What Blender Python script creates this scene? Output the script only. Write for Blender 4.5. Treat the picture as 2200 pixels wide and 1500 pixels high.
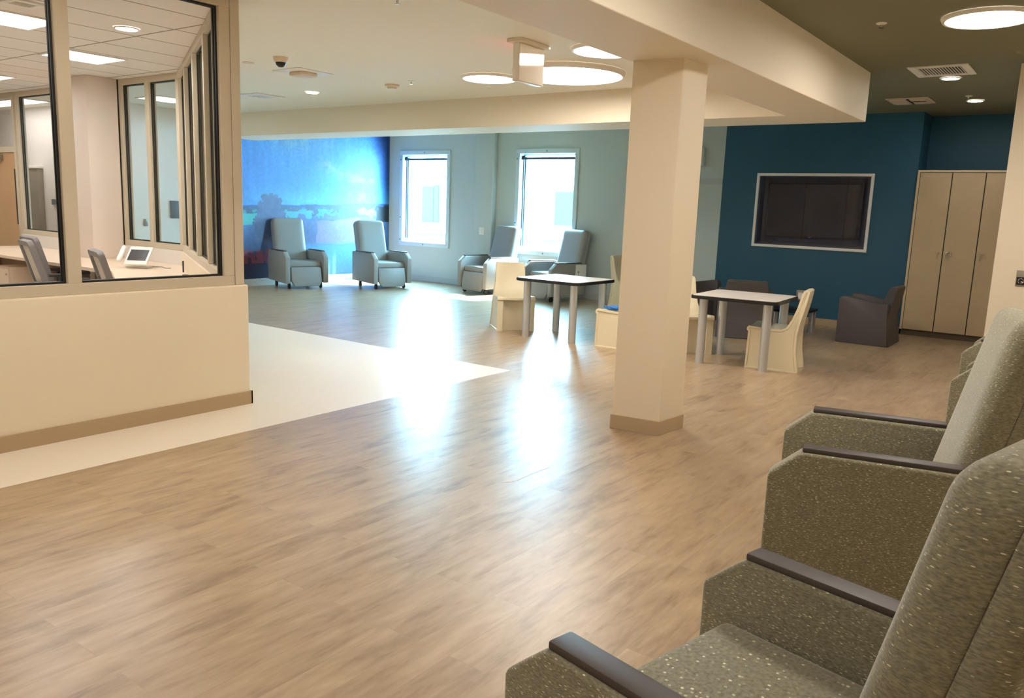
import bpy, bmesh, math, random
from mathutils import Vector, Matrix
import numpy as np
random.seed(7)
S = bpy.context.scene
for o in list(bpy.data.objects): bpy.data.objects.remove(o)
COL = S.collection
PI = math.pi

# ------------------------------------------------------------------ camera
cam_d = bpy.data.cameras.new('camera')
cam = bpy.data.objects.new('camera', cam_d); COL.objects.link(cam)
cam_d.sensor_width = 36.0; cam_d.lens = 1731.03 / 2200 * 36.0
cam_d.clip_start = 0.02; cam_d.clip_end = 200
PITCH, ROLL, YAW = -0.17254, 0.03761, 0.6298
fw = Vector((math.cos(PITCH)*math.cos(YAW), math.cos(PITCH)*math.sin(YAW), math.sin(PITCH)))
rt = fw.cross(Vector((0, 0, 1))).normalized(); up = rt.cross(fw)
r2 = math.cos(ROLL)*rt + math.sin(ROLL)*up; u2 = -math.sin(ROLL)*rt + math.cos(ROLL)*up
mw = Matrix((r2, u2, -fw)).transposed().to_4x4(); mw.translation = (0, 0, 1.55)
cam.matrix_world = mw
S.camera = cam

# ------------------------------------------------------------------ world, sun, exposure
w = bpy.data.worlds.new('world'); S.world = w; w.use_nodes = True
bg = w.node_tree.nodes['Background']; bg.inputs[0].default_value = (0.37, 0.76, 1.0, 1); bg.inputs[1].default_value = 60.0
sd = bpy.data.lights.new('sun', 'SUN'); sd.energy = 40.0; sd.angle = 0.01; sd.color = (1.0, 0.97, 0.92)
sun = bpy.data.objects.new('sun', sd); COL.objects.link(sun)
sun.rotation_euler = Vector((-1.7, 0.5, -2.0)).to_track_quat('-Z', 'Y').to_euler()
for yc in (11.385, 8.40):            # the two window openings, marked as sky portals for the sampler
    pd = bpy.data.lights.new('window_portal', 'AREA'); pd.shape = 'RECTANGLE'; pd.size = 1.9; pd.size_y = 1.3
    pd.cycles.is_portal = True
    po = bpy.data.objects.new('window_portal', pd); COL.objects.link(po)
    po.location = (12.62, yc, 1.68); po.rotation_euler = Vector((-1, 0, 0)).to_track_quat('-Z', 'Y').to_euler()
vs = S.view_settings
vs.view_transform = 'Standard'; vs.look = 'None'; vs.exposure = 0.44; vs.gamma = 1.0; vs.use_curve_mapping = False
L_DISC, L_DISC_R, L_DOWN, L_TROF = 15.5, 48.0, 100.0, 20.0
WARM = (1.0, 0.93, 0.85)
NEUT = (1.0, 0.97, 0.95)

# ------------------------------------------------------------------ materials
def lin(r, g, b):
    f = lambda c: (c/255/12.92) if c/255 <= 0.04045 else ((c/255+0.055)/1.055)**2.4
    return (f(r), f(g), f(b), 1)
def mat(name, rgb, rough=0.6, metal=0.0, spec=0.5, bump=0.0, bscale=200, var=0.0, vscale=4.0, sheen=0.0, coat=0.0):
    m = bpy.data.materials.new(name); m.use_nodes = True
    nt = m.node_tree; b = nt.nodes['Principled BSDF']
    c = lin(*rgb)
    b.inputs['Base Color'].default_value = c; b.inputs['Roughness'].default_value = rough
    b.inputs['Metallic'].default_value = metal; b.inputs['Specular IOR Level'].default_value = spec
    if sheen: b.inputs['Sheen Weight'].default_value = sheen
    if coat: b.inputs['Coat Weight'].default_value = coat
    tc = nt.nodes.new('ShaderNodeTexCoord')
    if var:
        n = nt.nodes.new('ShaderNodeTexNoise'); n.inputs['Scale'].default_value = vscale; n.inputs['Detail'].default_value = 5
        r = nt.nodes.new('ShaderNodeValToRGB')
        r.color_ramp.elements[0].position = 0.3; r.color_ramp.elements[1].position = 0.7
        r.color_ramp.elements[0].color = tuple(x*(1-var) for x in c[:3])+(1,)
        r.color_ramp.elements[1].color = tuple(min(1, x*(1+var)) for x in c[:3])+(1,)
        nt.links.new(tc.outputs['Object'], n.inputs['Vector']); nt.links.new(n.outputs['Fac'], r.inputs['Fac'])
        nt.links.new(r.outputs['Color'], b.inputs['Base Color'])
    if bump:
        n = nt.nodes.new('ShaderNodeTexNoise'); n.inputs['Scale'].default_value = bscale
        bp = nt.nodes.new('ShaderNodeBump'); bp.inputs['Strength'].default_value = bump; bp.inputs['Distance'].default_value = 0.002
        nt.links.new(tc.outputs['Object'], n.inputs['Vector']); nt.links.new(n.outputs['Fac'], bp.inputs['Height'])
        nt.links.new(bp.outputs['Normal'], b.inputs['Normal'])
    return m
def emit(name, col, strength):
    m = bpy.data.materials.new(name); m.use_nodes = True
    nt = m.node_tree; nt.nodes.remove(nt.nodes['Principled BSDF'])
    e = nt.nodes.new('ShaderNodeEmission'); e.inputs[0].default_value = (*col, 1); e.inputs[1].default_value = strength
    nt.links.new(e.outputs[0], nt.nodes['Material Output'].inputs['Surface'])
    return m
def glass(name, tint=(1, 1, 1), refl=1.45, grazing=0.8):
    m = bpy.data.materials.new(name); m.use_nodes = True
    nt = m.node_tree; nt.nodes.remove(nt.nodes['Principled BSDF'])
    t = nt.nodes.new('ShaderNodeBsdfTransparent'); t.inputs[0].default_value = (*tint, 1)
    g = nt.nodes.new('ShaderNodeBsdfGlossy'); g.inputs['Roughness'].default_value = 0.02
    f0 = ((refl-1)/(refl+1))**2
    lw = nt.nodes.new('ShaderNodeLayerWeight'); lw.inputs[0].default_value = 0.5
    p5 = nt.nodes.new('ShaderNodeMath'); p5.operation = 'POWER'; p5.inputs[1].default_value = 5.0
    f = nt.nodes.new('ShaderNodeMath'); f.operation = 'MULTIPLY_ADD'; f.inputs[1].default_value = grazing-f0; f.inputs[2].default_value = f0
    nt.links.new(lw.outputs['Facing'], p5.inputs[0]); nt.links.new(p5.outputs[0], f.inputs[0])
    mx = nt.nodes.new('ShaderNodeMixShader')
    nt.links.new(f.outputs[0], mx.inputs[0]); nt.links.new(t.outputs[0], mx.inputs[1]); nt.links.new(g.outputs[0], mx.inputs[2])
    nt.links.new(mx.outputs[0], nt.nodes['Material Output'].inputs['Surface'])
    return m
def nd(nt, t, **kw):
    n = nt.nodes.new(t)
    for k, v in kw.items(): setattr(n, k, v)
    return n
def wood_floor():
    m = bpy.data.materials.new('wood_plank_vinyl'); m.use_nodes = True
    nt = m.node_tree; b = nt.nodes['Principled BSDF']; L = nt.links.new
    tc = nd(nt, 'ShaderNodeTexCoord')
    br = nd(nt, 'ShaderNodeTexBrick'); br.offset = 0.37; br.offset_frequency = 2
    br.inputs['Scale'].default_value = 1.0; br.inputs['Brick Width'].default_value = 1.22; br.inputs['Row Height'].default_value = 0.152
    br.inputs['Mortar Size'].default_value = 0.0012; br.inputs['Mortar Smooth'].default_value = 0.3
    br.inputs['Color1'].default_value = (0, 0, 0, 1); br.inputs['Color2'].default_value = (1, 1, 1, 1); br.inputs['Mortar'].default_value = (0.5, 0.5, 0.5, 1)
    L(tc.outputs['Object'], br.inputs['Vector'])
    # each plank shifts its own grain
    off = nd(nt, 'ShaderNodeVectorMath', operation='MULTIPLY_ADD'); off.inputs[1].default_value = (7.3, 3.1, 5.7)
    L(br.outputs['Color'], off.inputs[0]); L(tc.outputs['Object'], off.inputs[2])
    def nz(scale, detail, rough=0.6, dist=0.0):
        mp = nd(nt, 'ShaderNodeMapping'); mp.inputs['Scale'].default_value = scale; L(off.outputs[0], mp.inputs['Vector'])
        n = nd(nt, 'ShaderNodeTexNoise'); n.inputs['Scale'].default_value = 1.0; n.inputs['Detail'].default_value = detail
        n.inputs['Roughness'].default_value = rough; n.inputs['Distortion'].default_value = dist; L(mp.outputs[0], n.inputs['Vector']); return n
    n1 = nz((3.6, 20, 1), 7, 0.62, 0.4); n2 = nz((2.2, 8.5, 1), 4, 0.55, 0.6); n3 = nz((14, 60, 1), 3, 0.6)
    def mad(a_, k, c_):
        m_ = nd(nt, 'ShaderNodeMath', operation='MULTIPLY_ADD'); m_.inputs[1].default_value = k; L(a_, m_.inputs[0])
        if isinstance(c_, float): m_.inputs[2].default_value = c_
        else: L(c_, m_.inputs[2])
        return m_.outputs[0]
    tot = mad(n1.outputs['Fac'], 0.50, mad(n2.outputs['Fac'], 0.55, mad(n3.outputs['Fac'], 0.14, mad(br.outputs['Color'], 0.09, -0.14))))
    rp = nd(nt, 'ShaderNodeValToRGB'); e = rp.color_ramp.elements
    e[0].position = 0.30; e[0].color = lin(132, 108, 84)
    e[1].position = 0.72; e[1].color = lin(187, 163, 132)
    e2 = rp.color_ramp.elements.new(0.47); e2.color = lin(165, 140, 110)
    L(tot, rp.inputs['Fac'])
    mx = nd(nt, 'ShaderNodeMix', data_type='RGBA'); mx.inputs['B'].default_value = lin(112, 88, 70)
    sc = nd(nt, 'ShaderNodeMath', operation='MULTIPLY'); sc.inputs[1].default_value = 0.22
    L(br.outputs['Fac'], sc.inputs[0]); L(sc.outputs[0], mx.inputs['Factor']); L(rp.outputs['Color'], mx.inputs['A'])
    L(mx.outputs['Result'], b.inputs['Base Color'])
    b.inputs['Roughness'].default_value = 0.31
    b.inputs['Specular IOR Level'].default_value = 0.5
    bp = nd(nt, 'ShaderNodeBump'); bp.inputs['Strength'].default_value = 0.07; bp.inputs['Distance'].default_value = 0.002
    L(n1.outputs['Fac'], bp.inputs['Height']); L(bp.outputs['Normal'], b.inputs['Normal'])
    return m
def speckle_fabric():
    m = bpy.data.materials.new('olive_speckled_fabric'); m.use_nodes = True
    nt = m.node_tree; b = nt.nodes['Principled BSDF']; L = nt.links.new
    tc = nd(nt, 'ShaderNodeTexCoord')
    mp = nd(nt, 'ShaderNodeMapping'); mp.inputs['Scale'].default_value = (60, 60, 260); mp.inputs['Rotation'].default_value = (0.12, 0, 0)
    L(tc.outputs['Object'], mp.inputs['Vector'])
    v = nd(nt, 'ShaderNodeTexVoronoi'); v.inputs['Scale'].default_value = 1.0
    L(mp.outputs[0], v.inputs['Vector'])
    lt = nd(nt, 'ShaderNodeMath', operation='LESS_THAN'); lt.inputs[1].default_value = 0.24
    L(v.outputs['Distance'], lt.inputs[0])
    sp = nd(nt, 'ShaderNodeSeparateColor'); L(v.outputs['Color'], sp.inputs[0])
    gt = nd(nt, 'ShaderNodeMath', operation='GREATER_THAN'); gt.inputs[1].default_value = 0.42
    L(sp.outputs[0], gt.inputs[0])
    mu = nd(nt, 'ShaderNodeMath', operation='MULTIPLY'); L(lt.outputs[0], mu.inputs[0]); L(gt.outputs[0], mu.inputs[1])
    mu2 = nd(nt, 'ShaderNodeMath', operation='MULTIPLY'); L(mu.outputs[0], mu2.inputs[0]); L(sp.outputs[1], mu2.inputs[1])
    n = nd(nt, 'ShaderNodeTexNoise'); n.inputs['Scale'].default_value = 1.0; n.inputs['Detail'].default_value = 4
    mpn = nd(nt, 'ShaderNodeMapping'); mpn.inputs['Scale'].default_value = (90, 90, 330)
    L(tc.outputs['Object'], mpn.inputs['Vector']); L(mpn.outputs[0], n.inputs['Vector'])
    rp = nd(nt, 'ShaderNodeValToRGB'); e = rp.color_ramp.elements
    e[0].position = 0.3; e[0].color = lin(106, 101, 81); e[1].position = 0.72; e[1].color = lin(150, 144, 120)
    L(n.outputs['Fac'], rp.inputs['Fac'])
    mx = nd(nt, 'ShaderNodeMix', data_type='RGBA'); mx.inputs['B'].default_value = lin(236, 228, 196)
    L(mu2.outputs[0], mx.inputs['Factor']); L(rp.outputs['Color'], mx.inputs['A'])
    L(mx.outputs['Result'], b.inputs['Base Color'])
    b.inputs['Roughness'].default_value = 0.85; b.inputs['Specular IOR Level'].default_value = 0.25
    b.inputs['Sheen Weight'].default_value = 0.55; b.inputs['Sheen Roughness'].default_value = 0.45
    b.inputs['Sheen Tint'].default_value = (0.95, 0.9, 0.8, 1)
    bp = nd(nt, 'ShaderNodeBump'); bp.inputs['Strength'].default_value = 0.25; bp.inputs['Distance'].default_value = 0.001
    L(n.outputs['Fac'], bp.inputs['Height']); L(bp.outputs['Normal'], b.inputs['Normal'])
    return m
def tile_ceiling():
    m = mat('lay_in_ceiling_tile', (238, 230, 222), 0.9)
    nt = m.node_tree; b = nt.nodes['Principled BSDF']; L = nt.links.new
    tc = nd(nt, 'ShaderNodeTexCoord')
    mp = nd(nt, 'ShaderNodeMapping'); mp.inputs['Location'].default_value = (-0.37, -0.48, 0)
    br = nd(nt, 'ShaderNodeTexBrick'); br.offset = 0.0
    br.inputs['Scale'].default_value = 1.0; br.inputs['Brick Width'].default_value = 1.22; br.inputs['Row Height'].default_value = 0.61
    br.inputs['Mortar Size'].default_value = 0.011; br.inputs['Mortar Smooth'].default_value = 0.1
    br.inputs['Color1'].default_value = lin(240, 232, 226); br.inputs['Color2'].default_value = lin(236, 227, 220); br.inputs['Mortar'].default_value = lin(150, 134, 120)
    L(tc.outputs['Object'], mp.inputs['Vector']); L(mp.outputs[0], br.inputs['Vector']); L(br.outputs['Color'], b.inputs['Base Color'])
    return m

M = dict(
    cream=mat('cream_wall_paint', (234, 219, 193), 0.55, bump=0.03),
    soffit=mat('soffit_paint', (232, 219, 196), 0.6, bump=0.03),
    ceil=mat('white_ceiling_paint', (240, 234, 220), 0.75, bump=0.03),
    ceil2=mat('olive_grey_ceiling', (122, 119, 94), 0.7, bump=0.03),  # one even olive grey, darker than the main ceiling
    teal=mat('teal_wall_paint', (24, 82, 106), 0.5, bump=0.03),
    greyw=mat('pale_grey_green_wall_paint', (192, 202, 200), 0.6, bump=0.03),
    peachwall=mat('pale_peach_wall_paint', (232, 216, 202), 0.6, bump=0.02),
    white_wall=mat('off_white_wall_paint', (232, 224, 216), 0.6, bump=0.02),
    pale_floor=mat('pale_sheet_vinyl', (232, 220, 200), 0.38, var=0.02, vscale=30),
    wood=wood_floor(),
    base_tan=mat('tan_rubber_base', (176, 152, 118), 0.5),
    base_grey=mat('grey_rubber_base', (186, 190, 188), 0.5),
    frame=mat('champagne_metal_frame', (206, 192, 168), 0.45),
    gasket=mat('black_gasket', (14, 12, 12), 0.5),
    glass=glass('clear_partition_glass', (0.96, 0.97, 0.97), 1.35, 0.5),
    tvglass=glass('clear_enclosure_panel', (0.9, 0.9, 0.95), 1.4, 0.4),
    wglass=glass('window_glass', (0.97, 0.99, 1.0)),
    winframe=mat('pale_window_frame_paint', (205, 222, 232), 0.45),
    winframe2=mat('pale_metal_screw', (120, 130, 140), 0.4, metal=0.6),
    dark_metal=mat('dark_blind_metal', (52, 66, 78), 0.4, metal=0.3),
    tile=tile_ceiling(),
    white_metal=mat('white_painted_metal', (240, 234, 224), 0.4),
    white_plastic=mat('white_plastic', (240, 236, 228), 0.35),
    peach_plastic=mat('cream_plastic', (226, 205, 180), 0.4),
    vent_dark=mat('vent_shadow_gap', (24, 20, 18), 0.8),
    vinyl=mat('grey_upholstery_vinyl', (148, 149, 147), 0.42, bump=0.05, bscale=400),
    vinyl_side=mat('white_laminate_panel', (236, 238, 236), 0.4),
    black_pu=mat('dark_polyurethane_arm_cap', (70, 61, 57), 0.5),
    black=mat('black_plastic', (22, 22, 24), 0.45),
    fabric=speckle_fabric(),
    chair_cream=mat('cream_moulded_plastic', (226, 212, 180), 0.42, bump=0.04, bscale=500),
    chair_dark=mat('dark_brown_moulded_plastic', (78, 72, 71), 0.5, bump=0.06, bscale=500),
    table_top=mat('white_laminate_table_top', (236, 224, 212), 0.3),
    edge_black=mat('black_table_edge', (18, 18, 20), 0.4),
    alu=mat('brushed_aluminium_leg', (204, 204, 206), 0.38, metal=0.75),
    locker=mat('tan_laminate_locker', (190, 166, 130), 0.45, var=0.05, vscale=3),
    locker_edge=mat('light_locker_edge', (206, 184, 148), 0.45),
    toe=mat('dark_toe_kick', (96, 82, 62), 0.6),
    steel=mat('steel_lock', (190, 180, 165), 0.25, metal=0.9),
    tv_frame=mat('white_tv_frame', (236, 232, 228), 0.4),
    tv_box=mat('dark_blue_tv_housing', (40, 46, 70), 0.6),
    tv_bezel=mat('black_tv_bezel', (12, 12, 16), 0.3),
    tv_screen=mat('black_tv_screen', (30, 25, 30), 0.12, spec=0.6),
    desk=mat('maple_desk_laminate', (238, 214, 188), 0.4, var=0.02, vscale=6),
    desk_panel=mat('brown_desk_panel', (140, 108, 82), 0.5),
    door=mat('birch_veneer_door', (196, 156, 112), 0.45, var=0.06, vscale=2),
    grey_plastic=mat('grey_task_chair_plastic', (122, 116, 116), 0.5),
    mesh=mat('grey_mesh_fabric', (196, 184, 170), 0.8, bump=0.1, bscale=600),
    screen_dark=mat('dark_phone_screen', (58, 58, 60), 0.25),
    plate_grey=mat('grey_steel_plate', (150, 140, 124), 0.4, metal=0.4),
    panel_grey=mat('slate_wall_panel', (92, 104, 112), 0.5),
    blue=mat('blue_fabric', (60, 120, 190), 0.7),
    ext=mat('white_stucco', (244, 246, 246), 0.9),
    ext_glass=mat('pale_teal_exterior_glazing', (36, 66, 70), 0.6, spec=0.1),
    ext_trim=mat('grey_exterior_trim', (50, 72, 76), 0.8, spec=0.1),
    scuff=mat('worn_floor_scuff', (178, 154, 130), 0.4),
    em_disc=emit('disc_light_diffuser', WARM, L_DISC),
    em_disc_r=emit('disc_light_diffuser_bright', WARM, L_DISC_R),
    em_down=emit('downlight_lens', NEUT, L_DOWN),
    em_corr=emit('corridor_light_diffuser', NEUT, 7.0),
    em_trof=emit('troffer_diffuser', NEUT, L_TROF),
    em_red=emit('red_exit_lamp', (1.0, 0.06, 0.03), 1.6),
    em_led=emit('small_green_led', (0.9, 1.0, 0.8), 1.5),
)
def mirror():
    return mat('mirrored_acrylic_sign', (248, 238, 226), 0.06, metal=0.6)
M['mirror'] = mirror()

# ------------------------------------------------------------------ mesh helpers
def finish(name, bm, m, parent=None, smooth=35, loc=None):
    bmesh.ops.recalc_face_normals(bm, faces=bm.faces[:])
    me = bpy.data.meshes.new(name); bm.to_mesh(me); bm.free()
    for mm in (m if isinstance(m, (list, tuple)) else [m]): me.materials.append(mm)
    if smooth:
        me.polygons.foreach_set('use_smooth', [True]*len(me.polygons))
        me.set_sharp_from_angle(angle=math.radians(smooth))
    o = bpy.data.objects.new(name, me); COL.objects.link(o)
    if parent: o.parent = parent
    if loc: o.location = loc
    return o
def B(bm, x0, x1, y0, y1, z0, z1, bev=0.0, seg=2, mx=None, mi=0):
    r = bmesh.ops.create_cube(bm, size=1.0)
    vs_ = r['verts']
    for v in vs_:
        v.co = Vector(((x0+x1)/2+v.co.x*(x1-x0), (y0+y1)/2+v.co.y*(y1-y0), (z0+z1)/2+v.co.z*(z1-z0)))
    es = list({e for v in vs_ for e in v.link_edges})
    fs = list({f for v in vs_ for f in v.link_faces})
    for f in fs: f.material_index = mi
    nv = vs_
    if bev:
        rr = bmesh.ops.bevel(bm, geom=es, offset=bev, segments=seg, profile=0.5, affect='EDGES')
        nv = list({v for f in rr['faces'] for v in f.verts} | {v for v in vs_ if v.is_valid})
        for f in rr['faces']: f.material_index = mi
    if mx is not None: bmesh.ops.transform(bm, matrix=mx, verts=nv)
    return nv
def prism(bm, pts, axis, a, b, bev=0.0, seg=2, mi=0):
    """closed outline pts (p,q) swept from a to b along axis; axis x: (y,z), y: (x,z), z: (x,y)"""
    def P(p, q, t): return {'x': (t, p, q), 'y': (p, t, q), 'z': (p, q, t)}[axis]
    lo = [bm.verts.new(P(p, q, a)) for p, q in pts]; hi = [bm.verts.new(P(p, q, b)) for p, q in pts]
    n = len(pts); fs = [bm.faces.new(lo[::-1]), bm.faces.new(hi)]
    for i in range(n): fs.append(bm.faces.new((lo[i], lo[(i+1) % n], hi[(i+1) % n], hi[i])))
    for f in fs: f.material_index = mi
    if bev:
        es = list({e for f in (fs[:2] if n > 14 else fs) for e in f.edges})
        r = bmesh.ops.bevel(bm, geom=es, offset=bev, segments=seg, profile=0.5, affect='EDGES')
        for f in r['faces']: f.material_index = mi
def cyl(bm, c, r, h, axis='z', n=24, r2=None, mi=0):
    """cylinder starting at c and running h along axis"""
    r2 = r if r2 is None else r2
    rr = bmesh.ops.create_cone(bm, cap_ends=True, segments=n, radius1=r, radius2=r2, depth=abs(h))
    m = Matrix.Translation((0, 0, abs(h)/2))
    if axis == 'x': m = Matrix.Rotation(PI/2, 4, 'Y') @ m
    if axis == 'y': m = Matrix.Rotation(-PI/2, 4, 'X') @ m
    if h < 0: m = Matrix.Scale(-1, 4, {'x': (1, 0, 0), 'y': (0, 1, 0), 'z': (0, 0, 1)}[axis]) @ m
    m = Matrix.Translation(c) @ m
    bmesh.ops.transform(bm, matrix=m, verts=rr['verts'])
    for f in {f for v in rr['verts'] for f in v.link_faces}: f.material_index = mi
def tube(bm, pts, r, n=8):
    """round bar along a polyline"""
    pts = [Vector(p) for p in pts]; rings = []
    for i, p in enumerate(pts):
        t = (pts[min(i+1, len(pts)-1)]-pts[max(i-1, 0)]).normalized()
        a = t.cross(Vector((0, 0, 1)) if abs(t.z) < 0.9 else Vector((1, 0, 0))).normalized(); b = t.cross(a)
        rings.append([bm.verts.new(p+r*(math.cos(2*PI*k/n)*a+math.sin(2*PI*k/n)*b)) for k in range(n)])
    for i in range(len(rings)-1):
        for k in range(n): bm.faces.new((rings[i][k], rings[i][(k+1) % n], rings[i+1][(k+1) % n], rings[i+1][k]))
    bm.faces.new(rings[0][::-1]); bm.faces.new(rings[-1])
def lathe(bm, prof, c=(0, 0, 0), n=40):
    """profile (r,z) turned about z"""
    rings = []
    for r, z in prof:
        if r < 1e-6: rings.append([bm.verts.new((c[0], c[1], c[2]+z))])
        else: rings.append([bm.verts.new((c[0]+r*math.cos(2*PI*k/n), c[1]+r*math.sin(2*PI*k/n), c[2]+z)) for k in range(n)])
    for a, b in zip(rings, rings[1:]):
        for k in range(n):
            k2 = (k+1) % n
            if len(a) == 1 and len(b) == 1: continue
            if len(a) == 1: bm.faces.new((a[0], b[k2], b[k]))
            elif len(b) == 1: bm.faces.new((a[k], a[k2], b[0]))
            else: bm.faces.new((a[k], a[k2], b[k2], b[k]))
def rrect(x0, x1, y0, y1, r, n=6):
    out = []
    for cx, cy, a0 in ((x1-r, y1-r, 0), (x0+r, y1-r, 90), (x0+r, y0+r, 180), (x1-r, y0+r, 270)):
        for k in range(n+1):
            a = math.radians(a0+90*k/n); out.append((cx+r*math.cos(a), cy+r*math.sin(a)))
    return out
def N(): return bmesh.new()
def thing(name, label, cat, loc=(0, 0, 0), rz=0.0, group=None):
    o = bpy.data.objects.new(name, None); COL.objects.link(o); o.empty_display_size = 0.1
    o.location = loc; o.rotation_euler = (0, 0, rz)
    o['label'] = label; o['category'] = cat
    if group: o['group'] = group
    return o
def tag(o, label, cat, group=None):
    o['label'] = label; o['category'] = cat
    if group: o['group'] = group
    return o
def struct(o, label=None):
    o['kind'] = 'structure'
    if label: o['label'] = label
    return o
def dup(root, loc, rz, label, group=None):
    r = root.copy(); COL.objects.link(r); r.location = loc; r.rotation_euler = (0, 0, rz); r['label'] = label
    if group: r['group'] = group
    for ch in list(root.children):
        c = ch.copy(); COL.objects.link(c); c.parent = r
        for g in list(ch.children):
            d = g.copy(); COL.objects.link(d); d.parent = c
    return r
def rz_from(d):          # rotation that turns local +y to direction d
    return math.atan2(-d[0], d[1])

ZL, ZR, ZS = 2.93, 3.05, 2.565     # left ceiling, right ceiling, soffit underside
XW = 12.4                          # outer wall inner face
YM = 12.4                          # mural wall face

# ================================================================== STRUCTURE
# floor: wood plank vinyl with the pale sheet inlay
bm = N()
def fpoly(pts, mi):
    f = bm.faces.new([bm.verts.new((x, y, 0)) for x, y in pts]); f.material_index = mi
fpoly([(-4, -0.6), (13.0, -0.6), (13.0, 4.53), (-4, 4.53)], 0)
fpoly([(6.2, 4.53), (13.0, 4.53), (13.0, 12.5), (6.2, 12.5)], 0)
fpoly([(-4, 4.53), (6.2, 4.53), (6.2, 12.5), (6.6, 12.5), (6.6, 17.1), (-4, 17.1)], 1)
for f in list(bm.faces):
    if f.normal.z < 0: f.normal_flip()
floor = struct(finish('floor', bm, [M['wood'], M['pale_floor']], smooth=0), 'wood plank floor with pale inlaid area')
bm = N()
prism(bm, [(3.55, 2.63), (3.62, 2.58), (3.78, 2.585), (3.97, 2.575), (3.96, 2.60), (3.86, 2.605), (3.72, 2.625), (3.60, 2.64)], 'z', 0.0004, 0.0008)
finish('scuff', bm, M['scuff'], floor, smooth=0)
bm = N(); prism(bm, [(5.06, 2.99), (5.10, 2.965), (5.15, 2.96), (5.12, 2.985)], 'z', 0.0004, 0.0008); finish('scuff', bm, M['scuff'], floor, smooth=0)

# ceilings
bm = N()
for pts in ([(-4, 2.7), (8.4, 2.7), (8.4, 5.2), (-4, 5.2)], [(3.62, 5.2), (8.4, 5.2), (8.4, 12.5), (6.6, 12.5), (6.6, 17.1), (5.42, 17.1), (5.42, 8.7)]):
    prism(bm, pts, 'z', ZL, ZL+0.1)
struct(finish('ceiling', bm, M['ceil'], smooth=0))
bm = N(); prism(bm, [(-4, 5.2), (3.62, 5.2), (5.42, 8.7), (5.42, 17.1), (-4, 17.1)], 'z', ZL, ZL+0.1)
struct(finish('ceiling_office', bm, M['tile'], smooth=0))
bm = N(); B(bm, -4, 13.1, -0.7, 2.3, ZR, ZR+0.1); B(bm, 9.0, 12.6, 2.3, 12.5, ZR, ZR+0.1)
struct(finish('ceiling_right', bm, M['ceil2'], smooth=0))
bm = N()
prism(bm, [(-4, 2.2), (9.06, 2.2), (9.06, 12.4), (8.33, 12.4), (8.33, 2.78), (-4, 2.78)], 'z', ZS, ZR+0.05, bev=0.004, seg=1)
struct(finish('ceiling_soffit', bm, M['soffit'], smooth=0))

# column
Lc, Mc, Rc = Vector((5.042, 2.755)), Vector((5.095, 2.405)), Vector((5.415, 2.372))
Fc = Lc+Rc-Mc
bm = N(); prism(bm, [tuple(p) for p in (Lc, Mc, Rc, Fc)], 'z', 0, ZS+0.02, bev=0.008, seg=3)
column = struct(finish('column', bm, M['cream']))
cc = (Lc+Rc)/2
bm = N(); prism(bm, [tuple(cc+(p-cc)*1.045) for p in (Lc, Mc, Rc, Fc)], 'z', 0, 0.105, bev=0.003, seg=1)
finish('baseboard', bm, M['base_tan'], column)

# outer wall X = 12.4 (teal part, grey part with two windows and a pier)
W1 = (10.70, 12.07, 0.71, 2.64); W2 = (7.715, 9.085, 0.71, 2.64)
TVO = (2.86, 4.44, 1.16, 2.18)
def wall_x(bm, x0, x1, y0, y1, z0, z1, holes):
    ys = sorted({y0, y1, *[h[0] for h in holes], *[h[1] for h in holes]})
    for a, b in zip(ys, ys[1:]):
        hh = [h for h in holes if h[0] <= a+1e-6 and h[1] >= b-1e-6]
        if hh:
            B(bm, x0, x1, a, b, z0, hh[0][2]); B(bm, x0, x1, a, b, hh[0][3], z1)
        else: B(bm, x0, x1, a, b, z0, z1)
ins = 0.06
bm = N()
wall_x(bm, XW, XW+0.22, 5.05, 12.6, 0, ZR+0.1, [(w_[0]+ins, w_[1]-ins, w_[2]+ins, w_[3]-ins) for w_ in (W2, W1)])
struct(finish('wall_window', bm, M['greyw'], smooth=0))
bm = N(); B(bm, 12.27, XW+0.01, 9.54, 9.98, 0, ZR, bev=0.02, seg=3)
struct(finish('wall_pier', bm, M['greyw']))
bm = N(); wall_x(bm, XW, XW+0.22, 2.26, 5.05, 0, ZR+0.1, [TVO])
struct(finish('wall_teal', bm, M['teal'], smooth=0))
bm = N(); B(bm, 12.95, 13.1, 0.85, 2.48, 0, ZR+0.1); B(bm, 12.62, 12.95, 2.26, 2.48, 0, ZR+0.1)
struct(finish('wall_alcove', bm, M['teal'], smooth=0))
bm = N(); B(bm, 9.06, 13.1, -0.6, 0.885, 0, ZR+0.1, bev=0.008, seg=2)
struct(finish('wall_wing', bm, M['cream'])) 
bm = N(); B(bm, -4, 9.06, -0.6, -0.45, 0, ZR+0.1)
struct(finish('wall_right', bm, M['cream'], smooth=0))
bm = N(); B(bm, -4.15, -4, -0.6, 5.2, 0, ZR+0.1)
struct(finish('wall_behind', bm, M['cream'], smooth=0))
bm = N(); B(bm, 6.5, XW+0.2, YM, YM+0.15, 0, ZR+0.1); B(bm, 6.5, 6.65, YM+0.15, 17.1, 0, ZL+0.1)
struct(finish('wall_far', bm, M['white_wall'], smooth=0))
bm = N(); B(bm, -4, 6.65, 17.1, 17.25, 0, ZL+0.1); B(bm, -4.15, -4, 5.2, 17.25, 0, ZL+0.1)
struct(finish('wall_back', bm, M['white_wall'], smooth=0))
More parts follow.
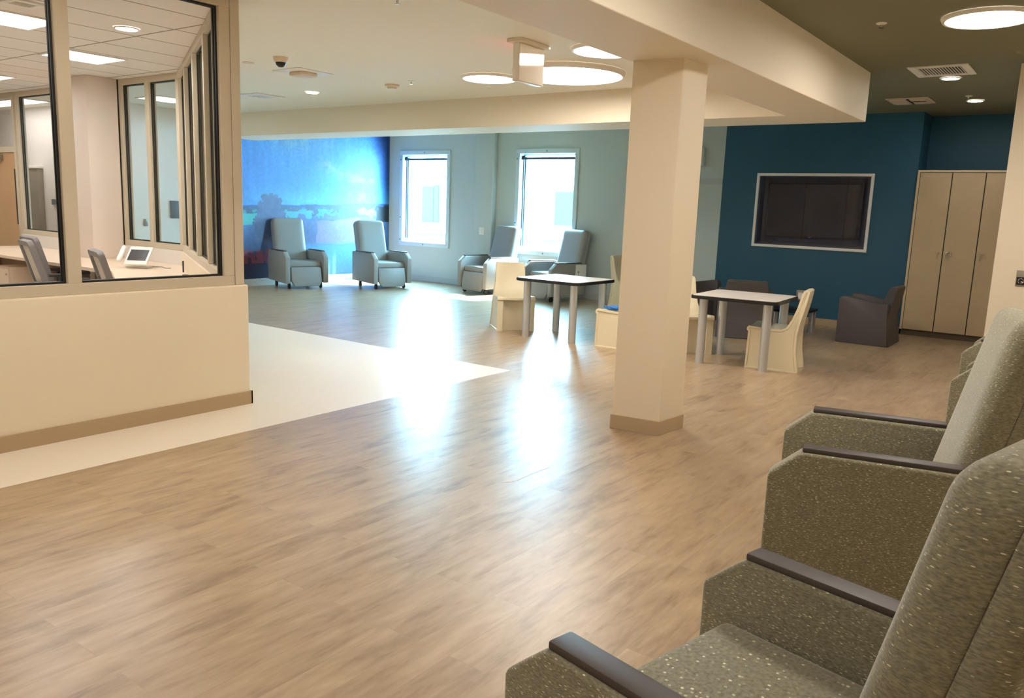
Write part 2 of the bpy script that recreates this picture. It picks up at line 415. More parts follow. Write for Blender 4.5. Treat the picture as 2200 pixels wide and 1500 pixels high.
# baseboards
bm = N(); B(bm, XW-0.012, XW, 2.26, 5.05, 0, 0.1); struct(finish('baseboard_teal', bm, M['base_tan'], smooth=0))
bm = N(); B(bm, XW-0.012, XW, 5.05, 12.4, 0, 0.11); B(bm, 12.258, 12.27, 9.528, 9.992, 0, 0.11); B(bm, 12.27, 12.4, 9.528, 9.54, 0, 0.11); B(bm, 12.27, 12.4, 9.98, 9.992, 0, 0.11)
struct(finish('baseboard_window', bm, M['base_grey'], smooth=0))
bm = N(); B(bm, 6.5, XW, YM-0.03, YM, 0, 0.12); struct(finish('baseboard_far', bm, M['base_grey'], smooth=0))
bm = N(); B(bm, 9.048, 9.06, -0.45, 0.885, 0, 0.1); B(bm, 9.048, 9.3, 0.885, 0.897, 0, 0.1); struct(finish('baseboard_wing', bm, M['base_tan'], smooth=0))
# horizontal trim rail on the grey strip left of the teal
bm = N(); B(bm, XW-0.03, XW, 5.05, 6.3, 2.05, 2.085); B(bm, XW-0.015, XW, 5.05, 6.3, 2.085, 2.14); struct(finish('trim_1', bm, M['base_grey'], smooth=0))

# ---------------- windows
def make_window(k, W):
    y0, y1, z0, z1 = W; fwid = 0.085
    bm = N()
    B(bm, XW-0.03, XW+0.03, y0, y1, z1-fwid, z1, bev=0.006); B(bm, XW-0.03, XW+0.03, y0, y1, z0, z0+fwid, bev=0.006)
    B(bm, XW-0.03, XW+0.03, y0, y0+fwid, z0+fwid, z1-fwid, bev=0.006); B(bm, XW-0.03, XW+0.03, y1-fwid, y1, z0+fwid, z1-fwid, bev=0.006)
    win = struct(finish('window_%d' % k, bm, M['winframe']), 'pale framed window in the grey outer wall')
    bm = N(); g = 0.05
    B(bm, XW+0.14, XW+0.20, y0+ins, y1-ins, z1-ins-g, z1-ins); B(bm, XW+0.14, XW+0.20, y0+ins, y1-ins, z0+ins, z0+ins+g)
    B(bm, XW+0.14, XW+0.20, y0+ins, y0+ins+g, z0+ins+g, z1-ins-g); B(bm, XW+0.14, XW+0.20, y1-ins-g, y1-ins, z0+ins+g, z1-ins-g)
    finish('outer_sash', bm, M['winframe'], win)
    bm = N(); B(bm, XW+0.165, XW+0.171, y0+ins+g, y1-ins-g, z0+ins+g, z1-ins-g); finish('pane', bm, M['wglass'], win, smooth=0)
    ym = (y0+y1)/2
    for (y, z) in ((ym, z1-0.04), (ym, z0+0.04), (y1-0.03, z0+0.3*(z1-z0)), (y1-0.03, z1-0.18), (y1-0.03, z0+0.12)):
        bm = N(); cyl(bm, (XW-0.036, y, z), 0.014, 0.012, 'x', 10); finish('screw', bm, M['winframe2'], win)
    # blind: dark rail at the top, drive cords down the left side
    t = thing('window_blind', 'raised blind with dark rail and side cords in the %s' % ('window beside the mural' if k == 1 else 'window behind the two side-facing recliners'), 'blind', (XW+0.06, ym, z1-0.19), 0, 'raised window blinds')
    bm = N(); B(bm, -0.02, 0.02, -(y1-y0)/2+ins, (y1-y0)/2-ins, 0.0, 0.045, bev=0.004); finish('head_rail', bm, M['dark_metal'], t)
    bm = N(); B(bm, -0.025, 0.025, (y1-y0)/2-0.16, (y1-y0)/2-fwid, 0.03, 0.075, bev=0.004); finish('bracket', bm, M['dark_metal'], t)
    for dy in (0.115, 0.16):
        bm = N(); cyl(bm, (0, (y1-y0)/2-dy, 0.0), 0.014, -(z1-z0-0.34), 'z', 8); finish('cord', bm, M['dark_metal'], t)
make_window(1, W1); make_window(2, W2)

# ---------------- mural
def build_mural():
    X0, X1, Z0, Z1 = 8.6, XW-0.003, 0.125, 3.02
    nx, nz = 390, 300
    rng = np.random.default_rng(3)
    def noise(sx, sz, ox=0, seed=0):
        r = np.random.default_rng(seed); gx, gz = int(sx)+2, int(sz)+2
        g = r.random((gz, gx)); u = np.linspace(0, gx-1.001, nx+1); v = np.linspace(0, gz-1.001, nz+1)
        iu = u.astype(int); iv = v.astype(int); fu = u-iu; fv = v-iv
        fu = fu*fu*(3-2*fu); fv = fv*fv*(3-2*fv)
        a = g[np.ix_(iv, iu)]*(1-fu)+g[np.ix_(iv, iu+1)]*fu; b = g[np.ix_(iv+1, iu)]*(1-fu)+g[np.ix_(iv+1, iu+1)]*fu
        return a*(1-fv)[:, None]+b*fv[:, None]
    xs = np.linspace(X0, X1, nx+1); zs = np.linspace(Z0, Z1, nz+1)
    X, Z = np.meshgrid(xs, zs)
    f1 = noise(10, 8, seed=1); f2 = noise(36, 30, seed=2); f3 = noise(110, 100, seed=4); fv_ = noise(60, 6, seed=5); fh = noise(7, 50, seed=6)
    fx = 0.5*f1+0.3*f2+0.2*f3
    c = lambda r, g, b: np.array([r, g, b], float)
    def mixc(A, C, t): t = np.clip(t, 0, 1)[..., None]; return A*(1-t)+C*t
    def sm(a, b, x): t = np.clip((x-a)/(b-a), 0, 1); return t*t*(3-2*t)
    img = np.zeros((nz+1, nx+1, 3)); img[:] = c(72, 142, 214)
    hz = 1.43+0.035*(X-8.9)+0.02*(f1-0.5)
    # sky: cyan glow over the horizon, strongest right of the middle; deep blue at the sides
    glow = np.exp(-((X-11.2)/1.25)**2-((Z-1.75)/0.62)**2); img = mixc(img, c(64, 150, 192), 0.9*glow)  # glow painted dull to offset the window light falling on this side
    low = np.exp(-((Z-1.52)/0.20)**2); img = mixc(img, c(92, 180, 210), 0.8*low*sm(8.4, 9.6, X))
    img = mixc(img, c(70, 150, 205), 0.5*sm(2.0, 2.9, Z)*(fv_))
    img = mixc(img, c(132, 168, 170), 0.85*np.exp(-((X-10.1)/0.75)**2-((Z-2.72)/0.42)**2)*(0.3+fx+0.4*(fv_-0.5)))
    img = mixc(img, c(20, 62, 126), sm(11.98, 12.5, X+0.25*(Z-2.0)+0.15*(f1-0.5))*sm(1.45, 2.1, Z))
    for (cx, cz, r) in ((10.72, 2.2, 0.17), (11.10, 2.09, 0.14), (11.46, 1.99, 0.16), (11.8, 2.02, 0.16), (11.5, 1.62, 0.25)):
        d = ((X-cx)/(r*1.3))**2+((Z-cz)/(r*0.8))**2; img = mixc(img, c(124, 160, 176), np.exp(-d)*(0.1+1.2*np.clip(f2*1.3-0.3+0.5*(f3-0.5), 0, 1)))
    img = img*(1+0.10*(fv_[..., None]-0.5)+0.06*(f3[..., None]-0.5))
    # land
    land = Z < hz
    land_c = np.zeros_like(img); land_c[:] = c(70, 120, 170)
    land_c = mixc(land_c, c(60, 104, 154), sm(0.3, 0.7, f1))
    d = hz-Z
    land_c = mixc(land_c, c(46, 86, 150), 1-sm(0.02, 0.06, d))               # far hills
    trees = ((d > 0.03) & (d < 0.20+0.10*(f1-0.5)) & (f2*0.6+f3*0.4 > 0.40)); land_c[trees] = c(50, 84, 118)
    gl = ((d > 0.08) & (d < 0.30) & (f2*0.6+f3*0.4 <= 0.42) & (X < 11.5)); land_c[gl] = c(62, 158, 160)
    gl2 = ((d > 0.11+0.05*f1) & (d < 0.34) & (X < 9.28)); land_c[gl2] = c(72, 188, 178)
    gl3 = ((d > 0.12) & (d < 0.27) & (np.abs(X-10.0) < 0.33)); land_c[gl3] = c(68, 164, 170)
    gl4 = ((d > 0.17) & (d < 0.27) & (np.abs(X-10.9) < 0.45) & (f2 < 0.7)); land_c[gl4] = c(70, 160, 168)
    mid = ((d > 0.24+0.16*(f2-0.5)+0.10*(f1-0.5)) & (X > 9.75) & (X < 11.95)); land_c[mid] = mixc(np.broadcast_to(c(70, 100, 146), img.shape), c(84, 110, 148), f2)[mid]
    yel = (np.abs(Z-(1.36-0.05*(X-11.95)))+0.09*(f2-0.5) < 0.085-0.10*np.abs(X-11.95)) ; yel &= (X > 11.45); land_c[yel] = c(112, 128, 62)
    yel2 = yel & (f3 > 0.6); land_c[yel2] = c(126, 138, 92)
    low_r = ((d > 0.32) & (X > 11.5)); land_c[low_r] = mixc(np.broadcast_to(c(112, 152, 194), img.shape), c(96, 140, 190), f1)[low_r]
    # pale field
    fld = (X > 10.42+0.10*(f2-0.5)+0.10*(1.1-Z)) & (X < 11.55+0.12*(f2-0.5)) & (Z < 1.16+0.08*(X-10.5)+0.05*(f2-0.5)) & (Z > 0.73+0.05*(f1-0.5))
    land_c[fld] = mixc(np.broadcast_to(c(136, 130, 166), img.shape), c(122, 122, 164), f2)[fld]
    # lower blue meadow, dark corner and red undergrowth
    t = sm(0.80, 0.66, Z+0.05*(f2-0.5))*sm(9.9, 10.3, X); land_c = mixc(land_c, c(76, 144, 196), t)
    t = sm(0.5, 0.1, Z)*sm(10.0, 10.6, X); land_c = mixc(land_c, c(74, 130, 196), t)
    t = sm(10.3, 9.0, X+0.3*(f1-0.5))*sm(1.12, 0.75, Z+0.25*(f1-0.5)); land_c = mixc(land_c, c(58, 78, 122), 0.85*t)
    t = sm(9.55, 9.15, X+0.2*(f1-0.5))*sm(0.70, 0.45, Z); land_c = mixc(land_c, c(34, 32, 62), t)
    red = (X < 9.42+0.1*(f2-0.5)) & (Z < 0.66+0.10*(f2-0.5)) & (Z > 0.40) & (fv_*0.4+f2*0.35+f3*0.25 > 0.38); land_c[red] = (0.75*mixc(np.broadcast_to(c(188, 66, 70), img.shape), c(120, 46, 66), f3)+0.25*land_c)[red]
    pur = (X > 9.30) & (X < 9.62) & (Z < 0.55+0.1*(f2-0.5)) & (fv_ > 0.5); land_c[pur] = c(116, 84, 140)
    dr = (X > 12.02+0.15*(f2-0.5)) & (Z < 1.49+0.10*(f2-0.5)) & (Z > 1.17); land_c[dr] = c(16, 40, 50)
    img[land] = land_c[land]
    # big tree
    blobs = [(9.34, 1.50, 0.13), (9.24, 1.38, 0.14), (9.45, 1.40, 0.15), (9.52, 1.50, 0.09), (9.33, 1.25, 0.22), (9.47, 1.15, 0.20), (9.18, 1.15, 0.17), (9.35, 1.0, 0.26), (9.62, 1.22, 0.09), (9.66, 1.05, 0.16)]
    tm = np.zeros_like(X, bool)
    lr = np.random.default_rng(11); leaf = []
    for bx, bz, r in blobs:
        for k in range(int(26*r/0.15)):
            a_ = lr.uniform(0, 2*PI); q_ = r*lr.uniform(0.75, 1.12); leaf.append((bx+q_*math.cos(a_), bz+q_*math.sin(a_)*1.1, lr.uniform(0.014, 0.036)))
    for k in range(60): leaf.append((9.30+lr.normal(0, 0.07), 1.60+lr.normal(0, 0.03)-abs(lr.normal(0, 0.03)), lr.uniform(0.010, 0.024)))
    for lx, lz, lr_ in leaf: tm |= ((X-lx)**2+((Z-lz)*0.8)**2) < lr_**2
    blobs = [(x_, z_, r_*0.82) for x_, z_, r_ in blobs]
    for bx, bz, r in blobs: tm |= ((X-bx)**2+(Z-bz)**2) < (r*(0.70+0.4*f2+0.55*(f3-0.25)))**2
    tm |= (np.abs(X-9.36) < 0.33) & (Z < 1.1) & (Z > 0.78)
    tc_ = mixc(np.broadcast_to(c(68, 86, 128), img.shape), c(88, 106, 144), f2); img[tm] = tc_[tm]
    img = np.clip(img*np.array([0.86, 0.86, 0.92])+(f3[..., None]-0.5)*9, 0, 255)
    img = np.where(img/255 <= 0.04045, img/255/12.92, ((img/255+0.055)/1.055)**2.4)
    verts = np.stack([X, np.full_like(X, YM-0.004), Z], -1).reshape(-1, 3)
    idx = np.arange((nx+1)*(nz+1)).reshape(nz+1, nx+1)
    q = np.stack([idx[:-1, :-1], idx[:-1, 1:], idx[1:, 1:], idx[1:, :-1]], -1).reshape(-1, 4)
    me = bpy.data.meshes.new('wall_mural'); me.from_pydata(verts.tolist(), [], q.tolist())
    at = me.color_attributes.new('paint', 'FLOAT_COLOR', 'POINT')
    at.data.foreach_set('color', np.concatenate([img.reshape(-1, 3), np.ones((len(verts), 1))], 1).astype(np.float32).ravel())
    m = mat('mural_print', (100, 160, 220), 0.5)
    nt = m.node_tree; ca = nt.nodes.new('ShaderNodeVertexColor'); ca.layer_name = 'paint'
    nt.links.new(ca.outputs[0], nt.nodes['Principled BSDF'].inputs['Base Color'])
    me.materials.append(m)
    o = bpy.data.objects.new('wall_mural', me); COL.objects.link(o)
    tag(o, 'blue landscape mural of sky, trees and meadow covering the far wall', 'mural')
    o.name = 'landscape_mural'
build_mural()

# ================================================================== OFFICE (nurse station)
YP = 5.16; V = Vector((math.cos(math.radians(62.5)), math.sin(math.radians(62.5)))); Nn = Vector((-V.y, V.x)); C0 = Vector((3.60, 5.22))
def onV(s, t): p = C0+V*s+Nn*t; return (p.x, p.y)
SH = 0.915
bm = N(); B(bm, -4, 3.695, YP, YP+0.16, 0, SH, bev=0.012, seg=3); struct(finish('wall_partition', bm, M['cream']))
bm = N(); B(bm, -4, 3.707, YP-0.012, YP, 0, 0.1); B(bm, 3.695, 3.707, YP-0.012, YP+0.16, 0, 0.1); struct(finish('baseboard_partition', bm, M['base_tan'], smooth=0))
bm = N(); prism(bm, [onV(0.15, -0.06), onV(4.05, -0.06), onV(4.05, 0.08), onV(0.15, 0.08)], 'z', 0, SH)
struct(finish('wall_office_side', bm, M['cream'], smooth=0))
bm = N(); B(bm, 5.36, 5.5, 8.66, 12.95, 0, SH); B(bm, 5.36, 5.5, 13.95, 17.1, 0, ZL); B(bm, 5.36, 5.5, 10.05, 11.22, SH, ZL)
struct(finish('wall_office_back', bm, M['white_wall'], smooth=0))
bm = N(); B(bm, 4.98, 5.52, 10.05, 10.62, 0, ZL, bev=0.006); struct(finish('column_office', bm, M['peachwall']))

def partition(k, xs, label, wd=0.085, T=0.1, z0=SH, z1=ZL, frame=None):
    """glazed screen along local x, glass thickness at y=0; xs = mullion centres"""
    pr = frame
    root = None
    bm = N()
    x0, x1 = xs[0]-wd/2, xs[-1]+wd/2
    B(bm, x0, x1, -T/2, T/2, z0, z0+0.07, bev=0.003, seg=1); B(bm, x0, x1, -T/2, T/2, z1-0.07, z1, bev=0.003, seg=1)
    for x in xs: B(bm, x-wd/2, x+wd/2, -T/2, T/2, z0+0.07, z1-0.07, bev=0.003, seg=1)
    root = struct(finish('window_%d' % k, bm, M['frame']), label)
    for a, b in zip(xs, xs[1:]):
        a += wd/2; b -= wd/2; zz0, zz1 = z0+0.07, z1-0.07; t = 0.013
        bm = N(); B(bm, a, b, -0.004, 0.004, zz0, zz1); g = finish('pane', bm, M['glass'], root, smooth=0)
        bm = N()
        for s in (-1, 1):
            y_a, y_b = (0.005, 0.02) if s > 0 else (-0.02, -0.005)
            B(bm, a, a+t, y_a, y_b, zz0, zz1); B(bm, b-t, b, y_a, y_b, zz0, zz1); B(bm, a+t, b-t, y_a, y_b, zz0, zz0+t); B(bm, a+t, b-t, y_a, y_b, zz1-t, zz1)
        finish('gasket', bm, M['gasket'], g, smooth=0)
    return root
o = partition(3, [-1.2, 0.6, 2.445, 3.555], 'large glazed office screen on the cream half wall'); o.location = (0, YP+0.075, 0)
bm = N(); B(bm, 3.60, 3.675, YP+0.02, YP+0.13, SH, ZL, bev=0.004, seg=1); finish('corner_post', bm, M['frame'], o, loc=(0, -YP-0.075, 0))
o = partition(4, [0.12, 1.1, 2.1, 3.05, 3.93], 'angled side screen of the glazed office', T=0.12); o.location = (C0.x, C0.y, 0); o.rotation_euler = (0, 0, math.radians(62.5))
o = partition(5, [0.05, 0.70, 1.31], 'two pane rear screen of the office beside its column'); o.location = (5.43, 8.72, 0); o.rotation_euler = (0, 0, PI/2)
o = partition(6, [0.0, 1.62], 'rear office window beside the wooden door'); o.location = (5.43, 11.26, 0); o.rotation_euler = (0, 0, PI/2)
# door with transom
bm = N(); B(bm, 5.385, 5.43, 12.99, 13.92, 0.01, 2.09, bev=0.003, seg=1)
d1 = struct(finish('door_1', bm, M['door']), 'birch office door with a narrow glass slot')
bm = N(); B(bm, 5.37, 5.387, 13.02, 13.06, 1.05, 1.85); finish('vision_slot', bm, M['gasket'], d1, smooth=0)
bm = N(); B(bm, 5.30, 5.384, 13.42, 13.72, 1.98, 2.06, bev=0.006); finish('door_closer', bm, M['plate_grey'], d1)
bm = N(); B(bm, 5.36, 5.5, 12.93, 12.99, 0, ZL); B(bm, 5.36, 5.5, 13.92, 13.98, 0, ZL); B(bm, 5.36, 5.5, 12.99, 13.92, 2.09, 2.17); B(bm, 5.36, 5.5, 12.99, 13.92, 2.85, ZL)
struct(finish('trim_2', bm, M['frame'], smooth=0), 'door and transom frame of the office')
bm = N(); B(bm, 5.42, 5.43, 12.99, 13.92, 2.17, 2.85); finish('transom_pane', bm, M['glass'], d1, smooth=0)

# desk
t = thing('corner_desk', 'long pale maple wraparound desk under the office windows', 'desk', (4.6, 8.0, 0))
ox, oy = 4.6, 8.0
def rel(p): return (p[0]-ox, p[1]-oy)
bm = N(); prism(bm, [rel(p) for p in (onV(0.25, 0.085), onV(4.0, 0.085), (5.355, 8.74), (5.355, 10.045), (4.97, 10.045), (4.97, 10.63), (5.355, 10.63), (5.355, 12.8), (4.33, 12.8), (4.33, 8.38), (3.87, 7.42), (3.2, 6.1), (3.45, 5.6))], 'z', 0.715, 0.75, bev=0.003, seg=1)
finish('desk_top', bm, M['desk'], t, smooth=0)
bm = N(); B(bm, 4.95-ox, 4.97-ox, 8.6-oy, 10.0-oy, 0.02, 0.71); B(bm, 4.95-ox, 4.97-ox, 10.7-oy, 12.7-oy, 0.02, 0.71); finish('modesty_panel', bm, M['desk_panel'], t, smooth=0)
for y in (8.45, 10.1, 12.6):
    bm = N(); B(bm, 4.36-ox, 4.94-ox, y-oy, y+0.03-oy, 0, 0.715); finish('side_panel', bm, M['desk_panel'], t, smooth=0)
bm = N(); prism(bm, [rel(p) for p in (onV(1.0, 0.62), onV(1.03, 0.62), onV(1.03, 0.1), onV(1.0, 0.1))], 'z', 0, 0.715); finish('side_panel', bm, M['desk_panel'], t, smooth=0)
bm = N(); lathe(bm, [(0.0, 0.003), (0.028, 0.003), (0.035, 0.0), (0.035, -0.002)], (4.70-ox, 7.62-oy, 0.752), 20); finish('grommet', bm, M['black'], t)
# drawer pedestal
t = thing('drawer_pedestal', 'tan drawer pedestal under the far end of the office desk', 'cabinet', (4.62, 11.15, 0))
bm = N(); B(bm, -0.24, 0.26, -0.2, 0.2, 0.02, 0.6, bev=0.004); finish('body', bm, M['desk'], t)
for k in range(2):
    bm = N(); B(bm, -0.262, -0.242, -0.195, 0.195, 0.04+k*0.28, 0.31+k*0.27, bev=0.003); dr = finish('drawer', bm, M['desk'], t)
    bm = N(); cyl(bm, (-0.272, -0.15, 0.24+k*0.27), 0.012, 0.012, 'x', 12); finish('lock', bm, M['steel'], dr)
# desk phone
t = thing('desk_phone', 'white desk telephone with tilted dark screen on the office desk', 'telephone', (4.74, 8.62, 0.751), rz_from((.80, .60)))
# local: +x toward the sitter's right, front of the phone faces -y
Mx = Matrix.Rotation(math.radians(42), 4, 'X')
bm = N(); B(bm, -0.10, 0.15, 0.0, 0.27, -0.014, 0.014, bev=0.008, mx=Matrix.Translation((0, -0.11, 0.04)) @ Mx); finish('housing', bm, M['white_plastic'], t)
bm = N(); B(bm, -0.075, 0.125, 0.055, 0.215, 0.013, 0.018, mx=Matrix.Translation((0, -0.11, 0.04)) @ Mx); finish('screen', bm, M['screen_dark'], t, smooth=0)
bm = N(); B(bm, -0.18, -0.125, 0.02, 0.25, 0.012, 0.05, bev=0.018, seg=3, mx=Matrix.Translation((0, -0.11, 0.04)) @ Mx); finish('handset', bm, M['white_plastic'], t)
bm = N(); B(bm, -0.12, 0.12, -0.03, 0.12, 0.0, 0.02, bev=0.006); B(bm, -0.05, 0.06, 0.04, 0.075, 0.015, 0.14); finish('stand', bm, M['white_plastic'], t)
bm = N(); tube(bm, [(0.08, 0.10, 0.012), (0.22, 0.14, 0.006), (0.30, 0.02, 0.006), (0.36, 0.02, 0.006)], 0.004, 6); finish('cord', bm, M['grey_plastic'], t)
# marker standing against the sill of the side screen
px_, py_ = onV(2.95, 0.13)
bm = N(); cyl(bm, (0, 0, 0), 0.008, 0.12, 'z', 10); tag(finish('marker_pen', bm, M['black'], loc=(px_, py_, 0.751)), 'slim dark pen standing upright by the angled screen sill', 'pen')

# task chairs
def task_chair(name, label, loc, rz, group):
    t = thing(name, label, 'chair', loc, rz, group)       # faces local +y
    bm = N(); Mt = Matrix.Translation((0, -0.22, 0.52)) @ Matrix.Rotation(math.radians(16), 4, 'X')
    out = rrect(-0.24, 0.24, 0, 0.55, 0.06); inn = rrect(-0.19, 0.19, 0.06, 0.50, 0.05)
    n = len(out); lv = []
    for pts, y in ((out, 0.02), (out, -0.03), (inn, -0.03), (inn, 0.02)): lv.append([bm.verts.new((a, y, b)) for a, b in pts])
    for k in range(4):
        A_, B_ = lv[k], lv[(k+1) % 4]
        for i in range(n): bm.faces.new((A_[i], A_[(i+1) % n], B_[(i+1) % n], B_[i]))
    bmesh.ops.transform(bm, matrix=Mt, verts=bm.verts[:]); fr = finish('back_frame', bm, M['grey_plastic'], t)
    bm = N(); prism(bm, rrect(-0.195, 0.195, 0.055, 0.505, 0.05), 'y', -0.008, -0.002); bmesh.ops.transform(bm, matrix=Mt, verts=bm.verts[:]); finish('mesh_panel', bm, M['mesh'], fr, smooth=0)
    bm = N(); B(bm, -0.25, 0.25, -0.24, 0.26, 0.43, 0.50, bev=0.03, seg=3); finish('seat', bm, M['grey_plastic'], t)
    bm = N(); B(bm, -0.04, 0.04, -0.30, 0.05, 0.38, 0.43, bev=0.01); B(bm, -0.04, 0.04, -0.31, -0.25, 0.38, 0.62, bev=0.012); finish('bracket', bm, M['grey_plastic'], t)
    for s in (-1, 1):
        bm = N(); B(bm, s*0.28-0.02, s*0.28+0.02, -0.02, 0.03, 0.42, 0.64, bev=0.006); B(bm, s*0.28-0.04, s*0.28+0.04, -0.12, 0.14, 0.64, 0.67, bev=0.012); B(bm, min(s*0.2, s*0.29), max(s*0.2, s*0.29), -0.02, 0.03, 0.40, 0.43); finish('armrest', bm, M['black'], t)
    bm = N(); cyl(bm, (0, 0, 0.1), 0.028, 0.3, 'z', 16); finish('gas_lift', bm, M['alu'], t)
    bm = N()
    for k in range(5):
        a = 2*PI*k/5+0.3; tube(bm, [(0, 0, 0.11), (0.15*math.cos(a), 0.15*math.sin(a), 0.10), (0.30*math.cos(a), 0.30*math.sin(a), 0.07)], 0.02, 8)
    base = finish('base', bm, M['grey_plastic'], t)
    for k in range(5):
        a = 2*PI*k/5+0.3; bm = N(); cyl(bm, (0.30*math.cos(a), 0.30*math.sin(a)-0.02, 0.03), 0.03, 0.04, 'y', 14); finish('caster', bm, M['black'], base)
    return t
tch = task_chair('task_chair', 'grey mesh task chair seen whole through the left pane', (4.10, 8.86, 0), rz_from((0.98, -0.2)), 'office task chairs')
dup(tch, (3.97, 7.16, 0), rz_from((0.96, -0.28)), 'grey mesh task chair nearest the white desk phone, only its backrest above the sill')
dup(tch, (4.42, 9.56, 0), rz_from((0.98, -0.1)), 'grey mesh task chair by the wooden door, half hidden behind another chair')

# things on the white walls beyond the office glass
bm = N(); B(bm, 0, 0.19, -0.025, 0, 0, 0.28, bev=0.006); tag(finish('control_panel', bm, M['panel_grey'], loc=(7.41, YM, 1.19)), 'large slate square panel on the white wall beyond the office', 'panel')
bm = N(); B(bm, 0, 0.06, -0.03, 0, 0, 0.22, bev=0.004); tag(finish('card_reader', bm, M['plate_grey'], loc=(7.60, YM, 1.03)), 'slim grey reader just right of the slate wall panel', 'reader')
bm = N(); B(bm, 0, 0.07, -0.025, 0, 0, 0.09, bev=0.005); tag(finish('thermostat', bm, M['panel_grey'], loc=(6.72, YM, 1.36)), 'small dark thermostat seen through the narrow rear office pane', 'thermostat')
bm = N(); B(bm, 0, 0.07, -0.015, 0, 0, 0.11, bev=0.004); tag(finish('light_switch', bm, M['plate_grey'], loc=(6.95, YM, 1.06)), 'grey switch plate below and right of the small dark thermostat', 'switch')
bm = N(); B(bm, -0.03, 0, 0, 0.10, 0, 0.09, bev=0.005); tag(finish('thermostat', bm, M['panel_grey'], loc=(6.5, 14.3, 1.33)), 'small dark thermostat seen through the left rear office window', 'thermostat')
t = thing('wall_cabinet', 'grey cabinet door with a bright top edge in the corridor beyond the office', 'cabinet', (6.5, 14.7, 0.3))
bm = N(); B(bm, -0.1, 0, 0, 0.42, 0, 1.62, bev=0.004); finish('body', bm, M['plate_grey'], t)
bm = N(); B(bm, -0.12, 0, -0.02, 0.44, 1.62, 1.66, bev=0.004); finish('top_edge', bm, M['white_plastic'], t)

# ================================================================== CEILING FIXTURES
def disc(name, label, c, r, z, rw=0.03, m='em_disc', group='round disc ceiling lights', cat='ceiling light'):
    t = thing(name, label, cat, (c[0], c[1], z-0.001), 0, group); hh = 0.004+r*0.08
    bm = N(); lathe(bm, [(r-0.004, -0.004), (r, -hh), (r+rw*0.6, -hh-0.001), (r+rw, -0.006), (r+rw, 0.0)], n=56); finish('trim_ring', bm, M['white_metal'], t)
    bm = N(); lathe(bm, [(0, -0.005), (r*0.6, -0.005), (r-0.002, -0.005), (r-0.002, -0.003), (0, -0.003)], n=56); finish('diffuser', bm, M[m], t)
    return t
disc('disc_light', 'small white disc light left of the hanging exit sign', (7.08, 5.60), 0.28, ZL)
disc('disc_light', 'largest white disc light, directly behind the exit sign', (7.13, 4.63), 0.55, ZL)
disc('disc_light', 'disc light partly hidden by the soffit edge above the exit sign', (6.29, 3.70), 0.28, ZL)
disc('disc_light', 'disc light on the dark ceiling at the upper right', (6.99, 0.93), 0.28, ZR, m='em_disc_r')
for (x, y, z, r) in ((3.6, 0.9, ZR, 0.28), (0.8, 0.9, ZR, 0.28), (-2.2, 0.9, ZR, 0.28), (2.3, 3.75, ZL, 0.36), (-0.6, 3.75, ZL, 0.36), (-2.8, 3.75, ZL, 0.28)):  # unseen discs, added to light the room from out of frame
    disc('disc_light', 'added disc light, out of view', (x, y), r, z, m='em_disc_r' if z == ZR and x > 3 else 'em_disc')
g_ = 'small recessed downlights'
disc('downlight', 'small downlight on the left ceiling above the mural chairs', (7.12, 8.53), 0.075, ZL, 0.014, 'em_down', g_)
disc('downlight', 'small downlight on the dark ceiling beside the slotted grille', (9.67, 1.56), 0.08, ZR, 0.016, 'em_down', g_)
disc('downlight', 'small downlight on the dark ceiling nearest the lockers', (11.48, 1.55), 0.08, ZR, 0.016, 'em_down', g_)
disc('downlight', 'small round downlight among the office ceiling tiles', (3.80, 6.92), 0.085, ZL, 0.014, 'em_down', 'office ceiling lights')
def troffer(label, x0, x1, y0, y1, group='office ceiling lights'):
    t = thing('troffer_light', label, 'ceiling light', ((x0+x1)/2, (y0+y1)/2, ZL), 0, group); a, b = (x1-x0)/2, (y1-y0)/2
    bm = N(); B(bm, -a, a, -b, -b+0.025, -0.014, 0); B(bm, -a, a, b-0.025, b, -0.014, 0); B(bm, -a, -a+0.025, -b+0.025, b-0.025, -0.014, 0); B(bm, a-0.025, a, -b+0.025, b-0.025, -0.014, 0); finish('frame', bm, M['white_metal'], t, smooth=0)
    bm = N(); B(bm, -a+0.025, a-0.025, -b+0.025, b-0.025, -0.010, -0.002); finish('diffuser', bm, M['em_corr' if group == 'corridor lights' else 'em_trof'], t, smooth=0)
troffer('bright square office light at the upper left beside the air vent', 2.80, 3.41, 7.18, 7.79)
troffer('bright square office light crossed by the screen mullion', 4.03, 4.65, 8.46, 9.07)
troffer('bright square office light farthest back at the left edge', 4.10, 4.71, 11.2, 11.8)
troffer('added office light, out of view', 0.9, 1.5, 6.5, 7.1); troffer('added office light, out of view', 1.5, 2.1, 9.5, 10.1)  # both troffers unseen, added to light the office
troffer('long corridor light seen through the rear office window', 5.75, 6.2, 13.6, 15.4, 'corridor lights')
troffer('corridor light beyond the rear two pane screen', 6.45, 7.05, 11.0, 11.6, 'corridor lights'); troffer('added office light, out of view', 3.6, 4.2, 13.2, 13.8)  # second troffer is unseen, added to brighten the office door corner
